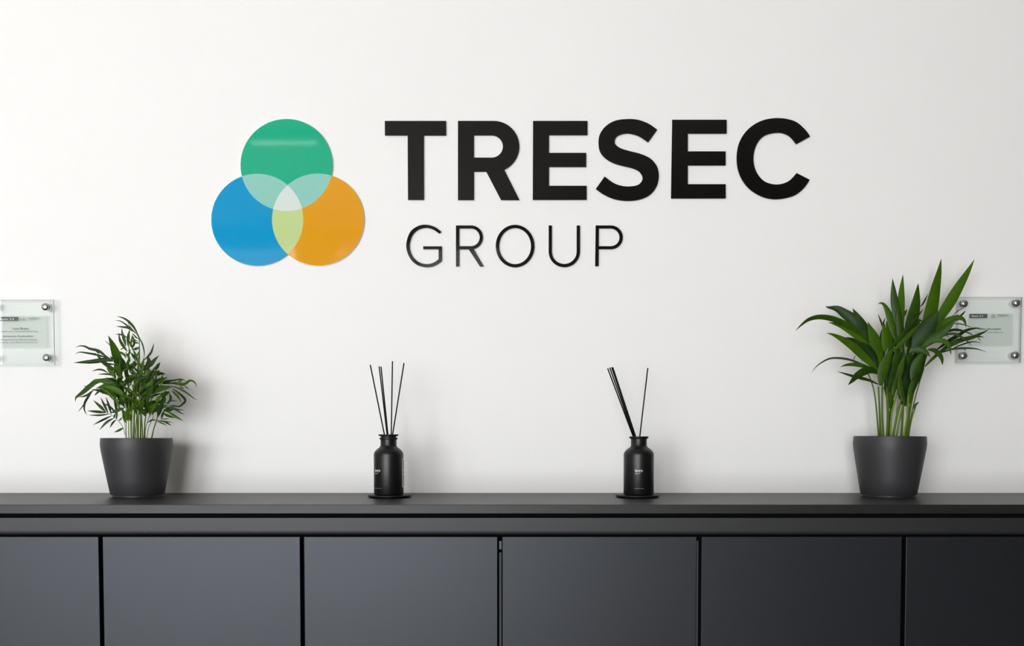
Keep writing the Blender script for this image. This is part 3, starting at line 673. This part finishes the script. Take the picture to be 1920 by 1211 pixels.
# ---- feathery palm on the left
palm1, zs1 = pot(257.6, 'bushy palm with fine feathery leaves in a dark grey pot on the worktop', 821, 931.5, 64.2, 65.0, 48.6)
L1, L2, L3, L4, L5, L0 = cv(130, 580, 10.09), cv(250, 620, 10.09), cv(130, 690, 8.65), cv(240, 700, 9.315), cv(200, 650, 11.008), cv(100, 560, 3.028)
a1, a2, a3, a4, a5, a0 = 10.09, 10.09, 8.65, 9.315, 11.008, 3.028
LF = [
 (L1,a1,[(1300,480),(1220,340),(1110,220),(1020,165),(960,145),(895,132)],38,1), (L1,a1,[(1310,500),(1180,380),(1060,280),(960,220),(860,205)],26,1),
 (L1,a1,[(1200,420),(1110,350),(1000,332),(885,318)],30,1), (L1,a1,[(1070,700),(1020,520),(998,440),(995,350)],48,0),
 (L1,a1,[(1100,800),(1010,680),(950,570),(935,430)],50,0), (L1,a1,[(1110,700),(1110,540),(1140,380)],50,0), (L1,a1,[(1100,545),(1000,482),(868,470)],24,1),
 (L1,a1,[(985,1250),(920,1000),(860,800),(800,640),(735,495)],150,0),
 (L1,a1,[(800,950),(680,880),(580,800),(500,768),(380,742),(300,702),(210,690),(115,712)],42,1),
 (L1,a1,[(560,840),(520,775),(450,770)],50,0),
 (L1,a1,[(740,930),(600,880),(480,850),(340,825),(230,808),(160,815),(103,858)],30,1),
 (L1,a1,[(860,950),(700,955),(560,970),(400,990),(250,998),(80,1010)],66,0), (L1,a1,[(830,980),(700,950),(560,960),(480,980)],60,0),
 (L1,a1,[(830,1160),(720,1060),(610,970),(540,880),(478,820)],66,0), (L1,a1,[(870,1045),(760,1030),(650,1008)],24,1),
 (L1,a1,[(740,1210),(640,1150),(540,1138),(428,1172)],26,1), (L1,a1,[(1090,880),(1000,835),(940,800)],34,0),
 (L1,a1,[(1320,720),(1240,750),(1180,760)],40,0), (L1,a1,[(1050,700),(1010,740),(955,765)],14,1),
 (L1,a1,[(1080,1080),(1000,960),(960,860)],50,0), (L1,a1,[(860,970),(810,930),(770,885)],34,0), (L1,a1,[(780,690),(730,640),(675,590)],10,1),
 (L1,a1,[(1150,700),(1180,560),(1195,460)],36,0), (L1,a1,[(1190,740),(1230,620),(1200,500)],34,0), (L1,a1,[(1320,640),(1230,620),(1150,560)],26,0),
 (L1,a1,[(1200,760),(1150,640),(1080,560)],36,0), (L1,a1,[(1300,960),(1260,850),(1190,740)],22,0), (L1,a1,[(1260,980),(1200,880),(1150,800)],24,0),
 (L1,a1,[(1310,800),(1280,880),(1240,960)],22,0), (L1,a1,[(1150,1000),(1120,900),(1060,800)],40,0),
 (L1,a1,[(1310,560),(1250,520),(1190,440)],22,1), (L1,a1,[(1310,600),(1240,580),(1200,500)],16,1),
 (L2,a2,[(200,520),(205,400),(170,250),(120,150),(60,0)],22,1), (L2,a2,[(200,560),(270,490),(330,420),(365,330),(392,230)],32,1),
 (L2,a2,[(180,760),(250,680),(340,620),(410,540),(487,468)],70,0), (L2,a2,[(200,760),(270,660),(290,560),(250,480)],110,0), (L2,a2,[(240,720),(290,640),(300,560),(290,490)],90,0),
 (L2,a2,[(260,782),(370,778),(440,770),(492,738)],38,0), (L2,a2,[(360,850),(480,815),(540,808),(612,826)],50,0),
 (L2,a2,[(330,1080),(340,960),(370,820)],130,0), (L2,a2,[(250,960),(270,880),(350,800)],120,0), (L2,a2,[(380,1070),(480,970),(560,910),(650,878)],36,0), (L2,a2,[(525,960),(545,880),(560,815)],26,0),
 (L2,a2,[(560,980),(660,945),(760,938),(890,915),(960,935),(1005,962)],24,1), (L2,a2,[(540,1000),(640,965),(740,945)],60,0),
 (L2,a2,[(640,1005),(740,990),(840,998),(930,1015),(1000,990),(1060,945),(1130,955),(1180,1010),(1197,1085)],44,0),
 (L2,a2,[(850,1010),(880,960),(930,930)],52,0), (L2,a2,[(380,775),(375,740),(392,705)],12,1), (L2,a2,[(400,925),(480,928)],8,1),
 (L4,a4,[(740,220),(860,250),(980,310),(1080,380),(1150,435),(1215,460)],24,1), (L4,a4,[(770,260),(880,340),(960,410),(1000,470),(960,530),(880,580),(740,560)],32,0),
 (L4,a4,[(760,300),(850,380),(900,450),(932,512)],30,0), (L4,a4,[(640,540),(700,500),(750,480),(865,480)],14,1), (L4,a4,[(700,560),(800,560),(885,582)],12,1),
 (L4,a4,[(640,600),(760,590),(830,620),(985,646)],24,1), (L4,a4,[(760,610),(860,650),(920,690),(988,716)],22,1), (L4,a4,[(680,660),(780,720),(860,770),(963,827)],34,0),
 (L4,a4,[(600,690),(700,740),(825,778)],34,0), (L4,a4,[(570,800),(640,795),(718,795)],12,1), (L4,a4,[(490,825),(620,835),(785,857)],20,1),
 (L4,a4,[(510,840),(600,870),(685,917)],20,0), (L4,a4,[(610,840),(690,870),(760,917)],22,0), (L4,a4,[(490,820),(420,812),(340,862)],24,0),
 (L4,a4,[(980,215),(1020,240),(1075,272)],14,1), (L4,a4,[(900,220),(940,250),(990,275)],14,1),
 (L4,a4,[(420,680),(560,590),(700,560)],80,0), (L4,a4,[(300,560),(450,520),(620,480)],100,0), (L4,a4,[(260,400),(420,310),(600,260),(780,235)],110,0),
 (L4,a4,[(290,720),(340,600),(330,480)],110,0), (L4,a4,[(520,760),(560,600),(640,460)],70,0), (L4,a4,[(720,350),(745,440),(680,550)],40,0),
 (L4,a4,[(540,420),(660,350),(740,320)],70,0), (L4,a4,[(300,270),(400,140),(450,20)],110,0), (L4,a4,[(580,800),(600,720),(640,640)],34,0),
 (L4,a4,[(400,700),(440,600),(540,500)],110,0), (L4,a4,[(240,560),(330,440),(440,380)],100,0), (L4,a4,[(560,540),(620,460),(640,380)],80,0),
 (L4,a4,[(620,640),(720,640),(800,620)],60,0), (L4,a4,[(480,640),(420,560),(380,480)],60,0), (L4,a4,[(440,260),(520,180),(600,120),(690,70)],34,0),
 (L4,a4,[(560,220),(600,130),(600,30)],30,0), (L4,a4,[(200,700),(230,560),(280,420)],90,0), (L4,a4,[(500,520),(520,440),(600,390)],60,0),
 (L3,a3,[(605,722),(430,705),(288,690)],36,0), (L3,a3,[(600,722),(500,622),(388,520)],38,0), (L3,a3,[(630,735),(570,610),(503,472)],34,1),
 (L3,a3,[(680,750),(640,610),(593,468)],32,1), (L3,a3,[(645,745),(480,765),(313,762)],24,1), (L3,a3,[(685,775),(540,840),(383,923)],28,1),
 (L3,a3,[(728,810),(600,880),(490,1005)],32,1), (L3,a3,[(760,835),(700,890),(658,972)],26,1), (L3,a3,[(722,815),(735,760),(768,735)],26,1),
 (L3,a3,[(765,830),(765,780),(772,738)],20,1), (L3,a3,[(800,858),(830,830),(860,795)],18,1), (L3,a3,[(680,725),(790,680),(910,640)],48,0),
 (L3,a3,[(880,968),(800,1010),(722,1042)],32,0),
 (L3,a3,[(760,155),(600,180),(500,192),(410,200),(330,260),(235,350)],34,0),
 (L3,a3,[(520,225),(420,240),(320,300),(225,385),(130,455),(100,490),(102,548)],64,0), (L3,a3,[(900,260),(750,250),(600,280),(430,330)],100,0),
 (L3,a3,[(390,350),(330,430),(260,540),(240,620),(250,700),(292,762)],30,1), (L3,a3,[(265,535),(200,640),(138,712)],13,1),
 (L3,a3,[(400,350),(300,430),(220,460),(148,470)],28,1), (L3,a3,[(880,480),(760,440),(640,400),(500,365),(360,345)],66,0),
 (L3,a3,[(500,375),(445,405),(408,452)],22,1), (L3,a3,[(830,650),(760,560),(675,465)],18,1), (L3,a3,[(820,600),(740,510),(640,430)],16,1),
 (L3,a3,[(760,150),(690,112),(600,97),(460,102)],24,1), (L3,a3,[(740,235),(620,235),(500,205),(430,240)],60,0),
 (L3,a3,[(900,440),(800,380),(700,330),(560,305)],80,0), (L3,a3,[(900,640),(850,560),(800,480),(750,390)],56,0), (L3,a3,[(990,490),(975,400),(955,300)],20,0),
 (L3,a3,[(760,160),(690,80),(600,-10)],60,0), (L3,a3,[(960,860),(900,760),(840,640)],60,0), (L3,a3,[(960,720),(975,560),(950,420)],110,0),
 (L3,a3,[(1060,720),(1060,560),(1040,420)],90,0), (L3,a3,[(930,900),(880,800),(860,740)],34,0), (L3,a3,[(1000,860),(960,760),(930,660)],60,0),
 (L3,a3,[(920,330),(800,300),(680,310)],60,0), (L3,a3,[(530,420),(560,400),(600,395)],14,1), (L3,a3,[(290,300),(260,296),(228,290)],8,1),
 (L5,a5,[(440,740),(410,600),(395,420),(420,300)],60,0), (L5,a5,[(440,760),(540,660),(640,540),(690,480)],50,0), (L5,a5,[(640,620),(520,480),(420,380)],44,0),
 (L5,a5,[(300,700),(240,520),(180,360)],56,0), (L5,a5,[(700,640),(640,520),(560,420),(500,330)],30,0), (L5,a5,[(690,560),(740,420),(760,260)],46,0),
 (L5,a5,[(720,600),(860,560),(980,540)],90,0), (L5,a5,[(640,640),(720,700),(860,680)],110,0), (L5,a5,[(420,420),(540,360),(640,300)],40,0),
 (L5,a5,[(420,560),(340,420),(280,250)],50,0), (L5,a5,[(400,820),(300,720),(220,560)],60,0), (L5,a5,[(340,640),(280,600),(180,560)],60,0),
 (L5,a5,[(620,640),(560,560),(470,520)],60,0), (L5,a5,[(460,520),(540,440),(640,340)],40,0), (L5,a5,[(400,380),(330,330),(260,240)],34,0),
 (L5,a5,[(640,330),(600,200),(540,80)],28,0), (L5,a5,[(620,260),(560,180),(500,120)],24,0), (L5,a5,[(680,380),(740,330),(770,220)],30,0),
 (L5,a5,[(420,200),(470,120),(480,40)],34,0), (L5,a5,[(400,240),(350,150),(250,90)],34,0), (L5,a5,[(640,560),(580,620),(520,700)],44,0),
 (L5,a5,[(860,760),(900,660),(960,590)],110,0), (L5,a5,[(720,860),(800,780),(900,740)],110,0), (L5,a5,[(720,1000),(860,900),(1000,850),(1300,810)],110,0),
 (L5,a5,[(250,720),(120,700),(0,690)],90,0), (L5,a5,[(340,800),(160,800),(0,850)],100,0), (L5,a5,[(600,900),(640,800),(700,700)],80,0),
]
for cvf, sc, P, wd, dk in LF:
    Q = cvf(P); L = sum(hypot(b[0]-a[0], b[1]-a[1]) for a, b in zip(Q, Q[1:]))*.0012
    yb = YP + rng.uniform(-.045, .04); yt = yb + rng.uniform(-.45, .35)*min(L, .12)
    if wd > 85 and cvf is not L1: wd = 62 + (wd-62)*.5
    leaf3(palm1, Q, wd/sc*1.25, yb, yt, 'leafdark' if dk else 'leaf', name='leaflet')
for i in range(110):                             # leaflets filling the heart of the crown
    u0, v0 = rng.uniform(212, 292), rng.uniform(690, 782); a = rng.uniform(-2.7, -.4); L = rng.uniform(22, 46)*(1 if v0 > 725 else .8)
    u1, v1 = u0+L*cos(a), v0+L*sin(a); dr = rng.uniform(2, 9)
    yb = YP + rng.uniform(-.06, .05); yt = yb + rng.uniform(-.04, .04)
    leaf3(palm1, [(u0, v0), ((u0+u1)/2, (v0+v1)/2-dr*.4), (u1, v1+dr)], rng.uniform(3, 6.5), yb, yt, 'leaf', name='leaflet')
SF = [(L3,a3,[(915,1160),(905,950),(870,780),(820,500)],10,6), (L3,a3,[(930,1160),(922,900),(915,600),(920,420)],12,8), (L3,a3,[(968,1160),(960,900),(980,600),(960,300)],14,10),
 (L3,a3,[(1005,1160),(1010,860),(1030,500),(1050,200)],24,14), (L3,a3,[(1030,1160),(1045,860),(1065,500),(1070,180)],24,14), (L3,a3,[(1082,1160),(1062,900),(1060,700)],12,10),
 (L3,a3,[(900,1080),(870,960),(790,850),(680,760),(600,722)],9,6), (L3,a3,[(1110,1160),(1100,900),(1100,500)],20,14),
 (L4,a4,[(60,1150),(50,800),(115,200),(130,0)],24,14), (L4,a4,[(110,1150),(112,800),(165,150),(150,0)],22,12), (L4,a4,[(178,1150),(185,750),(215,150),(190,-100)],26,14),
 (L4,a4,[(215,1150),(225,700),(235,120),(200,-200)],28,14), (L4,a4,[(255,1150),(240,800),(190,350)],26,14), (L4,a4,[(280,1150),(300,800),(360,560),(470,350)],24,12),
 (L4,a4,[(318,1150),(350,980),(400,850),(450,740)],12,10), (L4,a4,[(400,1150),(450,970),(500,820),(545,640)],22,18), (L4,a4,[(20,1150),(10,800),(25,280)],16,10),
 (L4,a4,[(300,1150),(310,950),(400,700),(600,380),(720,200)],14,9), (L4,a4,[(145,1150),(140,900),(165,600)],12,12),
 (L1,a1,[(1090,1250),(1120,1000),(1130,800),(1120,560),(1145,400)],22,14), (L2,a2,[(95,760),(115,520),(115,300),(108,160),(60,60),(-60,-80),(-110,-180)],22,10), (L2,a2,[(195,760),(200,600),(205,500)],14,10),
 (L5,a5,[(490,1080),(465,880),(440,760)],24,18), (L5,a5,[(640,700),(640,450),(670,120),(660,0)],24,16)]
for cvf, sc, P, a, b in SF:
    j = rng.uniform(-.035, .035)
    if P[0][1] >= 1150: P = [(P[0][0], P[0][1]+45)] + P[1:]
    stem3(palm1, cvf(P), a/sc*1.1, b/sc*1.1, YP+j, YP+j*.7)
